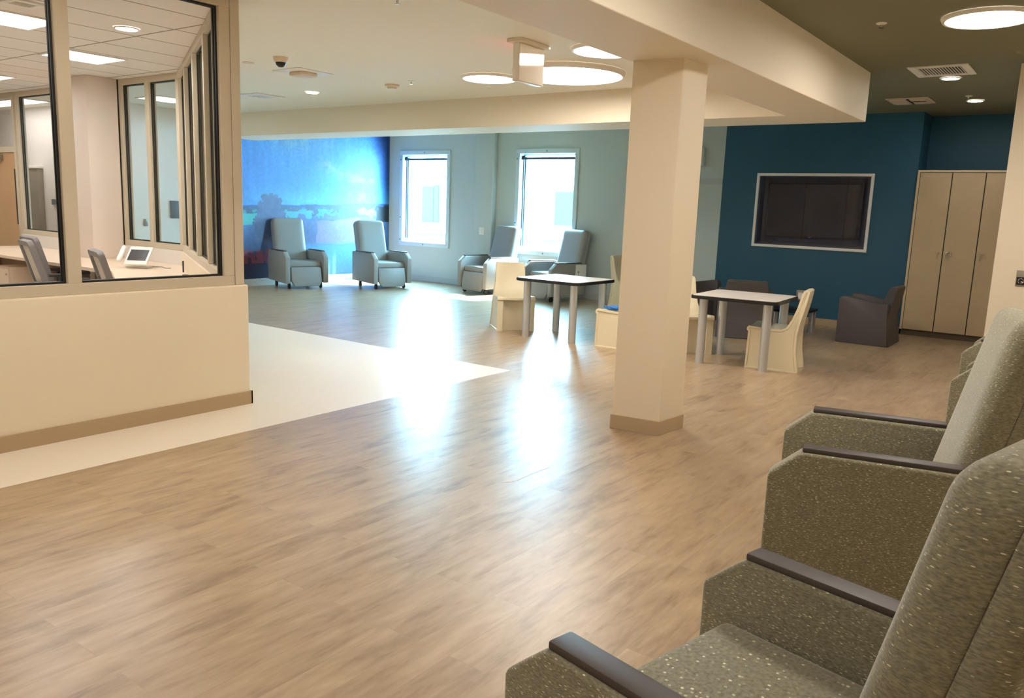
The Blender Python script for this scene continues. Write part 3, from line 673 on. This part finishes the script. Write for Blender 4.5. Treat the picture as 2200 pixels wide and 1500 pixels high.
# office air vent
def grille(name, label, x0, x1, y0, y1, z, n, along='x', m='white_metal', group=None, border=0.05):
    t = thing(name, label, 'vent', ((x0+x1)/2, (y0+y1)/2, z), 0, group); a, b = (x1-x0)/2, (y1-y0)/2
    bm = N(); B(bm, -a, a, -b, -b+border, -0.014, 0, bev=0.003, seg=1); B(bm, -a, a, b-border, b, -0.014, 0, bev=0.003, seg=1); B(bm, -a, -a+border, -b+border, b-border, -0.014, 0, bev=0.003, seg=1); B(bm, a-border, a, -b+border, b-border, -0.014, 0, bev=0.003, seg=1); finish('frame', bm, M[m], t)
    bm = N(); B(bm, -a+border, a-border, -b+border, b-border, -0.003, -0.001); finish('backing', bm, M['vent_dark'], t, smooth=0)
    bm = N()
    for k in range(n):
        if along == 'x':
            y = -b+border+(k+0.5)*(2*b-2*border)/n; B(bm, -a+border, a-border, y-0.13*(2*b-2*border)/n, y+0.13*(2*b-2*border)/n, -0.012, -0.003)
        else:
            x = -a+border+(k+0.5)*(2*a-2*border)/n; B(bm, x-0.28*(2*a-2*border)/n, x+0.28*(2*a-2*border)/n, -b+border, b-border, -0.012, -0.003)
    finish('slats', bm, M[m], t, smooth=0)
grille('air_grille', 'slotted return air grille on the dark ceiling near the disc light', 8.86, 9.45, 1.295, 1.825, ZR, 15, 'x', border=0.07)
grille('air_vent', 'dark slotted air vent in the office ceiling tiles', 2.8, 3.05, 6.66, 6.9, ZL, 4, 'x')
grille('air_vent', 'flat square air vent at the left end of the main ceiling by the office post', 6.85, 7.3, 9.3, 9.75, ZL, 3, 'y', border=0.09)
t = thing('air_diffuser', 'two panel air diffuser on the dark ceiling near the teal wall', 'vent', (11.25, 2.23, ZR))
bm = N(); B(bm, -0.27, 0.27, -0.24, 0.24, -0.008, 0, bev=0.003, seg=1); finish('frame', bm, M['peach_plastic'], t)
for s in (-1, 1):
    bm = N(); B(bm, -0.2, 0.2, s*0.11-0.085, s*0.11+0.085, -0.022, -0.010, bev=0.003, seg=1); finish('blade', bm, M['peach_plastic'], t)
bm = N(); B(bm, -0.2, 0.2, -0.012, 0.012, -0.016, -0.0085); B(bm, -0.08, -0.03, -0.19, -0.03, -0.0235, -0.0222); finish('slot', bm, M['vent_dark'], t, smooth=0)
# detectors and sprinklers
t = thing('dome_camera', 'dome security camera with dark lens on the main ceiling', 'camera', (5.29, 6.80, ZL))
bm = N(); lathe(bm, [(0.075, 0), (0.07, -0.035), (0.058, -0.05), (0, -0.05)], n=32); finish('housing', bm, M['peach_plastic'], t)
bm = N(); lathe(bm, [(0.052, -0.05), (0.045, -0.075), (0.025, -0.092), (0, -0.096)], n=32); finish('dome', bm, M['tv_bezel'], t)
t = thing('access_point', 'white square plate with a rounded cream unit on the main ceiling', 'access point', (6.0, 7.33, ZL))
bm = N(); B(bm, -0.24, 0.24, -0.23, 0.23, -0.008, 0, bev=0.003, seg=1); finish('plate', bm, M['white_plastic'], t)
bm = N(); prism(bm, rrect(-0.12, 0.12, -0.12, 0.12, 0.05), 'z', -0.045, -0.008, bev=0.012, seg=3); finish('unit', bm, M['peach_plastic'], t)
t = thing('smoke_detector', 'round cream smoke detector on the main ceiling left of the disc light', 'detector', (7.06, 7.03, ZL))
bm = N(); lathe(bm, [(0.085, 0), (0.085, -0.018), (0.06, -0.03), (0.05, -0.05), (0, -0.052)], n=32); finish('body', bm, M['peach_plastic'], t)
def sprinkler(label, x, y, z, pendant=False):
    t = thing('fire_sprinkler', label, 'sprinkler', (x, y, z), 0, 'ceiling fire sprinklers')
    bm = N(); lathe(bm, [(0.04, 0), (0.038, -0.006), (0.02, -0.012), (0, -0.013)], n=24); finish('escutcheon', bm, M['white_metal'], t)
    bm = N(); lathe(bm, [(0.009, -0.012), (0.006, -0.03), (0.02, -0.034), (0.02, -0.037), (0, -0.037)], n=16); finish('head', bm, M['steel'], t)
sprinkler('fire sprinkler beside the smoke detector on the main ceiling', 6.94, 6.61, ZL)
sprinkler('fire sprinkler cut by the top edge of the main ceiling', 4.19, 4.13, ZL)
sprinkler('fire sprinkler on the dark ceiling by the disc light', 6.87, 1.63, ZR)
sprinkler('fire sprinkler on the dark ceiling beside the far downlight', 11.05, 1.565, ZR)
bm = N(); lathe(bm, [(0.06, 0), (0.058, -0.006), (0, -0.007)], n=24); tag(finish('cover_plate', bm, M['peach_plastic'], loc=(5.33, 7.38, ZL)), 'small flat round cover plate on the ceiling near the office post', 'cover plate')
# exit sign
t = thing('exit_sign', 'hanging mirrored exit sign seen edge-on under the ceiling', 'sign', (5.77, 4.15, ZL))
bm = N(); B(bm, -0.21, 0.21, -0.075, 0.075, -0.03, 0, bev=0.005); finish('canopy', bm, M['soffit'], t)
bm = N(); B(bm, -0.17, 0.19, -0.028, 0.036, -0.335, -0.03, bev=0.004); finish('housing', bm, M['white_metal'], t)
bm = N(); B(bm, -0.165, 0.186, -0.032, -0.029, -0.33, -0.034); finish('mirror_face', bm, M['mirror'], t, smooth=0)
bm = N(); B(bm, -0.150, 0.17, 0.0362, 0.0372, -0.24, -0.05); finish('red_face', bm, M['em_red'], t, smooth=0)
bm = N(); cyl(bm, (0.20, -0.076, -0.022), 0.008, -0.006, 'y', 10); finish('indicator', bm, M['em_led'], t)

# ================================================================== TELEVISION WALL
t = thing('tv_enclosure', 'white framed recessed television enclosure on the teal wall', 'tv enclosure', (XW, 3.65, 1.67))
hy, hz2 = 0.845, 0.555
bm = N(); fwd = 0.04
B(bm, -0.025, 0.0, -hy, hy, hz2-fwd, hz2, bev=0.004); B(bm, -0.025, 0.0, -hy, hy, -hz2, -hz2+fwd, bev=0.004); B(bm, -0.025, 0.0, -hy, -hy+fwd, -hz2+fwd, hz2-fwd, bev=0.004); B(bm, -0.025, 0.0, hy-fwd, hy, -hz2+fwd, hz2-fwd, bev=0.004)
finish('frame', bm, M['tv_frame'], t)
bm = N(); a, b = hy-0.058, hz2-0.047
B(bm, 0.17, 0.2, -a, a, -b, b); B(bm, 0.001, 0.17, -a, -a+0.012, -b, b); B(bm, 0.001, 0.17, a-0.012, a, -b, b); B(bm, 0.001, 0.17, -a+0.012, a-0.012, b-0.012, b); B(bm, 0.001, 0.17, -a+0.012, a-0.012, -b, -b+0.012)
finish('housing', bm, M['tv_box'], t, smooth=0)
bm = N(); B(bm, -0.012, -0.006, -hy+fwd, hy-fwd, -hz2+fwd, hz2-fwd); finish('front_panel', bm, M['tvglass'], t, smooth=0)
t = thing('television', 'black flat television behind the clear enclosure panel', 'television', (XW+0.13, 3.66, 1.685))
bm = N(); B(bm, -0.03, 0.035, -0.69, 0.69, -0.41, 0.41, bev=0.006); finish('bezel', bm, M['tv_bezel'], t)
bm = N(); B(bm, -0.034, -0.031, -0.66, 0.66, -0.38, 0.385); finish('screen', bm, M['tv_screen'], t, smooth=0)
bm = N(); B(bm, -0.036, -0.0315, -0.02, 0.02, -0.40, -0.39); finish('emblem_bar', bm, M['steel'], t, smooth=0)
# outlets, plates
t = thing('wall_outlet', 'grey framed outlet box low on the teal wall behind the table', 'outlet', (XW, 3.665, 0.42))
bm = N(); B(bm, -0.05, 0, -0.06, 0.06, -0.08, 0.08, bev=0.006); finish('box', bm, M['plate_grey'], t)
bm = N(); B(bm, -0.054, -0.049, -0.035, 0.03, -0.055, 0.045, bev=0.002, seg=1); finish('face_plate', bm, M['white_plastic'], t)
t = thing('wall_switch', 'white switch plate on the grey pier between the two windows', 'switch', (12.27, 9.77, 1.10))
bm = N(); B(bm, -0.008, 0, -0.06, 0.06, -0.07, 0.07, bev=0.003); finish('plate', bm, M['white_plastic'], t)
bm = N(); B(bm, -0.016, -0.007, -0.02, 0.02, -0.035, 0.035, bev=0.003); finish('rocker', bm, M['white_plastic'], t)
t = thing('wall_intercom', 'grey steel intercom plate on the cream wing wall at the right edge', 'intercom', (9.06, 0.63, 1.075))
bm = N(); B(bm, -0.012, 0, -0.055, 0.055, -0.075, 0.075, bev=0.003); finish('plate', bm, M['plate_grey'], t)
bm = N(); B(bm, -0.016, -0.011, -0.045, 0.048, -0.062, 0.012, bev=0.002, seg=1); finish('recess_panel', bm, M['gasket'], t)
bm = N()
tube(bm, [(-0.018, 0.012+0.022*math.cos(math.radians(a)), -0.026+0.024*math.sin(math.radians(a))) for a in range(-60, 275, 15)][::-1], 0.0035, 6); tube(bm, [(-0.018, 0.012, -0.034), (-0.018, -0.012, -0.034)], 0.0035, 6); finish('ring', bm, M['steel'], t)
t = thing('wall_box', 'pale box mounted high on the grey wall beside the column', 'wall box', (XW, 5.50, 2.47))
bm = N(); B(bm, -0.07, 0, -0.13, 0.13, -0.14, 0.14, bev=0.01); finish('body', bm, M['winframe'], t)
bm = N(); B(bm, -0.078, -0.069, -0.11, 0.11, -0.12, 0.12, bev=0.004); finish('cover', bm, M['white_plastic'], t)

# ================================================================== LOCKERS
t = thing('locker_cabinet', 'tall tan three door wardrobe built into the alcove beside the teal wall', 'wardrobe', (12.36, 1.62, 0))
bm = N(); B(bm, 0.02, 0.56, -0.67, 0.625, 0.08, 2.24); B(bm, 0.0, 0.56, -0.67, 0.63, 2.245, 2.275, bev=0.003, seg=1); B(bm, 0.0, 0.03, 0.60, 0.63, 0.08, 2.245); finish('body', bm, M['locker_edge'], t, smooth=0)
bm = N(); B(bm, 0.05, 0.5, -0.67, 0.62, 0, 0.08); finish('toe_kick', bm, M['toe'], t, smooth=0)
ys = (0.598, 0.203, -0.193, -0.60)
bm = N(); B(bm, 0.012, 0.019, -0.66, 0.60, 0.082, 2.243); finish('gap_strip', bm, M['gasket'], t, smooth=0)
for i, (a, b) in enumerate(zip(ys, ys[1:])):
    bm = N(); B(bm, -0.006, 0.013, b+0.006, a-0.006, 0.088, 2.237, bev=0.002, seg=1); d = finish('door', bm, M['locker'], t)
    yl = b+0.055 if i == 0 else a-0.055
    bm = N(); cyl(bm, (-0.006, yl, 1.17), 0.02, -0.018, 'x', 18); cyl(bm, (-0.024, yl, 1.17), 0.012, -0.01, 'x', 14); finish('lock', bm, M['steel'], d)
    bm = N(); B(bm, -0.052, -0.032, yl-0.003, yl+0.003, 1.09, 1.18, bev=0.001, seg=1)
    if i: B(bm, -0.045, -0.03, yl-0.055, yl-0.04, 1.13, 1.19, bev=0.002, seg=1); tube(bm, [(-0.035, yl, 1.175), (-0.035, yl-0.047, 1.185)], 0.003, 6)
    finish('key', bm, M['steel'], d)

# ================================================================== TABLES
def table(label, loc, group):
    t = thing('activity_table', label, 'table', loc, 0, group)
    bm = N(); prism(bm, rrect(-0.44, 0.44, -0.44, 0.44, 0.065), 'z', 0.718, 0.732); finish('table_top', bm, M['table_top'], t)
    bm = N(); o_ = rrect(-0.457, 0.457, -0.457, 0.457, 0.078); prism(bm, o_, 'z', 0.694, 0.728, bev=0.006, seg=2); finish('edge_band', bm, M['edge_black'], t)
    for sx in (-1, 1):
        for sy in (-1, 1):
            bm = N(); cyl(bm, (sx*0.335, sy*0.335, 0.0), 0.045, 0.694, 'z', 28); finish('leg', bm, M['alu'], t)
    return t
ta = table('square white activity table in front of the grey recliners', (8.375, 5.325, 0), 'square activity tables')
tb = dup(ta, (8.385, 3.06, 0), math.radians(4), 'square white activity table in front of the teal wall')
# low table behind
t = thing('low_table', 'low dark edged table mostly hidden behind the cream chair by the teal wall', 'table', (11.22, 3.46, 0))
bm = N(); prism(bm, rrect(-0.31, 0.31, -0.31, 0.31, 0.05), 'z', 0.305, 0.335, bev=0.005); finish('table_top', bm, M['edge_black'], t)
for sx in (-1, 1):
    for sy in (-1, 1):
        bm = N(); cyl(bm, (sx*0.25, sy*0.25, 0), 0.045, 0.305, 'z', 20); finish('leg', bm, M['alu'], t)

# ================================================================== CREAM MOULDED CHAIRS  (face local +y)
def moulded_chair(label, loc, rz, group):
    t = thing('moulded_chair', label, 'chair', loc, rz, group)
    # side outline (y, z, half width), going round from front bottom
    prof = [(.265, 0, .245), (.262, .20, .243), (.258, .385, .243), (.272, .40, .246), (.272, .425, .246), (.255, .445, .245), (.05, .432, .24), (-.07, .432, .235), (-.115, .455, .228),
            (-.16, .54, .21), (-.20, .66, .197), (-.235, .81, .19), (-.25, .838, .182), (-.285, .845, .178), (-.305, .83, .182), (-.285, .70, .195), (-.245, .52, .215), (-.225, .38, .232), (-.232, .20, .243), (-.262, .03, .25), (-.265, 0, .25)]
    xs = [-1, -.86, -.70, -.58, -.35, 0, .35, .58, .70, .86, 1]
    dent = [0, 0, 0, .05, .085, .10, .085, .05, 0, 0, 0]
    seatd = [0, 0, .004, .01, .016, .018, .016, .01, .004, 0, 0]
    bm = N(); rows = []
    for i, (y, z, h) in enumerate(prof):
        row = []
        for x, d, s in zip(xs, dent, seatd):
            yy, zz = y, z
            if i <= 2: yy -= d
            if i in (18, 19, 20): yy += d*0.6
            if 5 <= i <= 8: zz -= s
            if 9 <= i <= 11: yy -= s*0.9
            row.append(bm.verts.new((x*h, yy, zz)))
        rows.append(row)
    n = len(rows)
    for i in range(n-1):
        for k in range(len(xs)-1): bm.faces.new((rows[i][k], rows[i][k+1], rows[i+1][k+1], rows[i+1][k]))
    for k in range(len(xs)-1): bm.faces.new((rows[-1][k], rows[-1][k+1], rows[0][k+1], rows[0][k]))
    caps = []
    for k in (0, -1): caps.append(bm.faces.new([r[k] for r in (rows if k else rows[::-1])]))
    bmesh.ops.recalc_face_normals(bm, faces=bm.faces[:])
    r = bmesh.ops.inset_individual(bm, faces=caps, thickness=0.022, depth=0.0)
    r = bmesh.ops.inset_individual(bm, faces=caps, thickness=0.006, depth=-0.008)
    bmesh.ops.triangulate(bm, faces=caps)
    finish('shell', bm, M['chair_cream'], t, smooth=42)
    return t
mc = moulded_chair('cream moulded chair turned toward the viewer at the left end of the farther white table', (8.48, 6.20, 0), rz_from((-.68, -.73)), 'cream moulded plastic chairs')
dup(mc, (8.44, 2.70, 0), rz_from((-.16, .98)), 'cream moulded chair seen from the side, pushed under the table before the teal wall')
dup(mc, (8.32, 4.44, 0), rz_from((-.06, .99)), 'cream moulded chair half hidden by the column, blue cloth on its seat')
dup(mc, (8.63, 3.84, 0), rz_from((-.70, -.71)), 'cream moulded chair peeking out right of the column behind a table leg')
dup(mc, (12.0, 6.36, 0), rz_from((0.0, -1)), 'cream moulded chair against the far grey wall, only a backrest edge left of the column')
# blue cloth on the seat
bm = N(); rng = random.Random(4)
bmesh.ops.create_icosphere(bm, subdivisions=3, radius=1.0)
for v in bm.verts:
    k = 1+0.25*rng.uniform(-1, 1); v.co = Vector((v.co.x*0.08*k, v.co.y*0.13*k, max(-0.9, v.co.z)*0.026*k))
tag(finish('folded_cloth', bm, M['blue'], loc=(8.20, 4.53, 0.460)), 'crumpled blue cloth on the cream chair seat beside the column', 'cloth')

# ================================================================== DARK TUB ARMCHAIRS (face local +y)
def tub_chair(label, loc, rz, group):
    t = thing('tub_armchair', label, 'armchair', loc, rz, group)
    for s in (-1, 1):
        bm = N(); a, b = sorted((s*0.35, s*0.245))
        prism(bm, [(.315, 0), (.318, .565), (.29, .60), (.22, .605), (.05, .575), (-.12, .545), (-.24, .54), (-.275, .54), (-.285, .25), (-.315, 0)], 'x', a, b, bev=0.014, seg=3); finish('armrest', bm, M['chair_dark'], t)
    bm = N(); prism(bm, [(.275, .0), (.28, .36), (.25, .40), (-.20, .375), (-.22, 0)], 'x', -.243, .243, bev=0.012, seg=2); finish('seat', bm, M['chair_dark'], t)
    bm = N()
    prof = [(-.13, .36, .242), (-.20, .60, .243), (-.245, .73, .243), (-.265, .755, .243), (-.325, .76, .243), (-.345, .74, .25), (-.31, .56, .28), (-.275, .38, .325), (-.285, .20, .34), (-.325, .0, .352), (-.23, 0, .242)]
    L_ = [bm.verts.new((-h, y, z)) for y, z, h in prof]; R_ = [bm.verts.new((h, y, z)) for y, z, h in prof]
    n = len(prof)
    for i in range(n): bm.faces.new((L_[i], L_[(i+1) % n], R_[(i+1) % n], R_[i]))
    bm.faces.new(L_[::-1]); bm.faces.new(R_)
    bmesh.ops.bevel(bm, geom=bm.edges[:], offset=0.01, segments=2, affect='EDGES'); finish('backrest', bm, M['chair_dark'], t)
    return t
tub = tub_chair('dark brown tub armchair standing alone beside the lockers', (11.22, 2.41, 0), rz_from((0.0, 1)), 'dark brown tub armchairs')
dup(tub, (10.37, 3.78, 0), rz_from((.93, .37)), 'dark brown tub armchair with its back to us behind the nearer white table')
dup(tub, (11.40, 5.03, 0), rz_from((-.25, -.97)), 'dark brown tub armchair beside the column, against the end of the teal wall')

# ================================================================== RECLINERS (face local +y; y=0 at the front of the arm caps)
def recliner(name, label, loc, rz, group, upholstery, side_panel):
    t = thing(name, label, 'recliner', loc, rz, group); U = M[upholstery]
    for s in (-1, 1):
        bm = N(); a, b = sorted((s*0.408, s*0.315))
        prism(bm, [(.12, .10), (.12, .548), (.112, .562), (.008, .652), (-.006, .657), (-.645, .657), (-.66, .645), (-.66, .12)], 'x', a, b, bev=0.012, seg=3)
        arm = finish('arm', bm, U, t)
        bm = N(); B(bm, s*0.361-0.034, s*0.361+0.034, -0.56, 0.0, 0.655, 0.676, bev=0.006, seg=2); finish('arm_cap', bm, M['black_pu'], arm)
        if side_panel and s < 0:
            bm = N(); B(bm, -0.42, -0.407, -0.645, -0.41, 0.30, 0.64, bev=0.003, seg=1); sp = finish('side_panel', bm, M['vinyl_side'], t)
            bm = N(); cyl(bm, (-0.42, -0.46, 0.52), 0.013, -0.012, 'x', 14); B(bm, -0.437, -0.431, -0.464, -0.458, 0.46, 0.52); finish('lock', bm, M['plate_grey'], sp)
    bm = N(); B(bm, -0.312, 0.312, -0.53, 0.035, 0.375, 0.485, bev=0.032, seg=4); finish('seat', bm, U, t)
    bm = N(); prism(bm, [(-.283, .385), (.283, .385), (.290, .14), (.235, .045), (-.235, .045), (-.290, .14)], 'y', 0.0, 0.055, bev=0.014, seg=3)
    for v in bm.verts: v.co.y += 0.02+(0.385-v.co.z)*0.17
    finish('footrest', bm, U, t)
    # backrest cushion and rear shell, leaning back
    Mt = Matrix.Translation((0, -0.492, 0.44)) @ Matrix.Rotation(math.radians(13.2), 4, 'X')
    def loft(rings):
        bm = N(); prev = None; first = None
        for y, d in rings:
            pts = [(x*(1-0.02*z/0.8), z) for x, z in rrect(-0.30+d, 0.30-d, 0.0+d*0.3, 0.82-d, max(0.075-d, 0.012), 7)]
            row = [bm.verts.new((x, y, z)) for x, z in pts]
            if prev: 
                for i in range(len(row)): bm.faces.new((prev[i], prev[(i+1) % len(row)], row[(i+1) % len(row)], row[i]))
            else: bm.faces.new(row)
            prev = row
        bm.faces.new(prev[::-1]); bmesh.ops.transform(bm, matrix=Mt, verts=bm.verts[:]); return bm
    finish('back_cushion', loft([(0.004, 0.12), (0.002, 0.075), (-0.004, 0.045), (-0.014, 0.024), (-0.03, 0.008), (-0.05, 0.0), (-0.112, 0.0), (-0.116, 0.003), (-0.117, 0.008)]), U, t, smooth=60)
    finish('back_shell', loft([(-0.116, 0.008), (-0.118, 0.003), (-0.122, 0.0), (-0.155, 0.0), (-0.175, 0.008), (-0.185, 0.02), (-0.19, 0.04)]), U, t, smooth=60)
    bm = N(); B(bm, -0.313, 0.313, -0.56, 0.02, 0.13, 0.37); finish('base_frame', bm, M['black'], t, smooth=0)
    for sx in (-1, 1):
        for y in (0.02, -0.54):
            bm = N(); cyl(bm, (sx*0.30-0.014, y, 0.038), 0.038, 0.028, 'x', 18); B(bm, sx*0.30-0.02, sx*0.30+0.02, y-0.02, y+0.02, 0.06, 0.135); finish('caster', bm, M['black'], t)
    return t
gg = 'grey vinyl recliners'
g1 = recliner('recliner', 'grey vinyl recliner leftmost before the blue mural', (9.45, 11.55, 0), rz_from((-.26, -.965)), gg, 'vinyl', True)
dup(g1, (10.72, 10.69, 0), rz_from((-.22, -.975)), 'grey vinyl recliner at the right end of the mural beside the first window')
dup(g1, (11.50, 9.25, 0), rz_from((-.98, .19)), 'grey vinyl recliner with white side panel between the two windows')
dup(g1, (11.52, 7.82, 0), rz_from((-.955, .295)), 'grey vinyl recliner behind the farther white table, under the second window')
fg = 'olive speckled recliners along the near wall'
f1 = recliner('fabric_recliner', 'olive speckled recliner nearest the camera, its seat visible', (1.683, 0.74, 0), rz_from((.219, .976)), fg, 'fabric', False)
dup(f1, (3.51, 0.949, 0), rz_from((-.225, .974)), 'olive speckled recliner second in the row, angled toward the column')
dup(f1, (6.24, 0.60, 0), rz_from((0, 1)), 'olive speckled recliner third in the row, only arm tips past the second')
dup(f1, (7.62, 0.72, 0), rz_from((0, 1)), 'olive speckled recliner farthest in the row, beside the wing wall')

# ================================================================== OUTSIDE
bm = N(); B(bm, 24, 24.4, 2, 34, -3, 3.9); ext = struct(finish('exterior_building', bm, M['ext'], smooth=0), 'white building across the courtyard')
for (y0, y1, z0, z1) in ((21.2, 22.12, 0.88, 2.36), (14.55, 15.84, 1.02, 2.25)):
    bm = N(); B(bm, 23.93, 23.999, y0, y1, z0, z1); e = finish('exterior_window', bm, M['ext_trim'], ext, smooth=0)
    bm = N(); B(bm, 23.91, 23.929, y0+0.30, y1-0.04, z0+0.04, z1-0.1); B(bm, 23.91, 23.929, y0+0.04, y0+0.27, z0+0.04, z1-0.04); finish('exterior_pane', bm, M['ext_glass'], e, smooth=0)
bm = N(); B(bm, 23.7, 23.99, 2, 34, 0.34, 0.52); finish('exterior_ledge', bm, M['ext_trim'], ext, smooth=0)
bm = N(); B(bm, 12.7, 24, 0, 34, -0.9, -0.8); struct(finish('exterior_ground', bm, M['ext'], smooth=0), 'pale flat roof outside the windows')
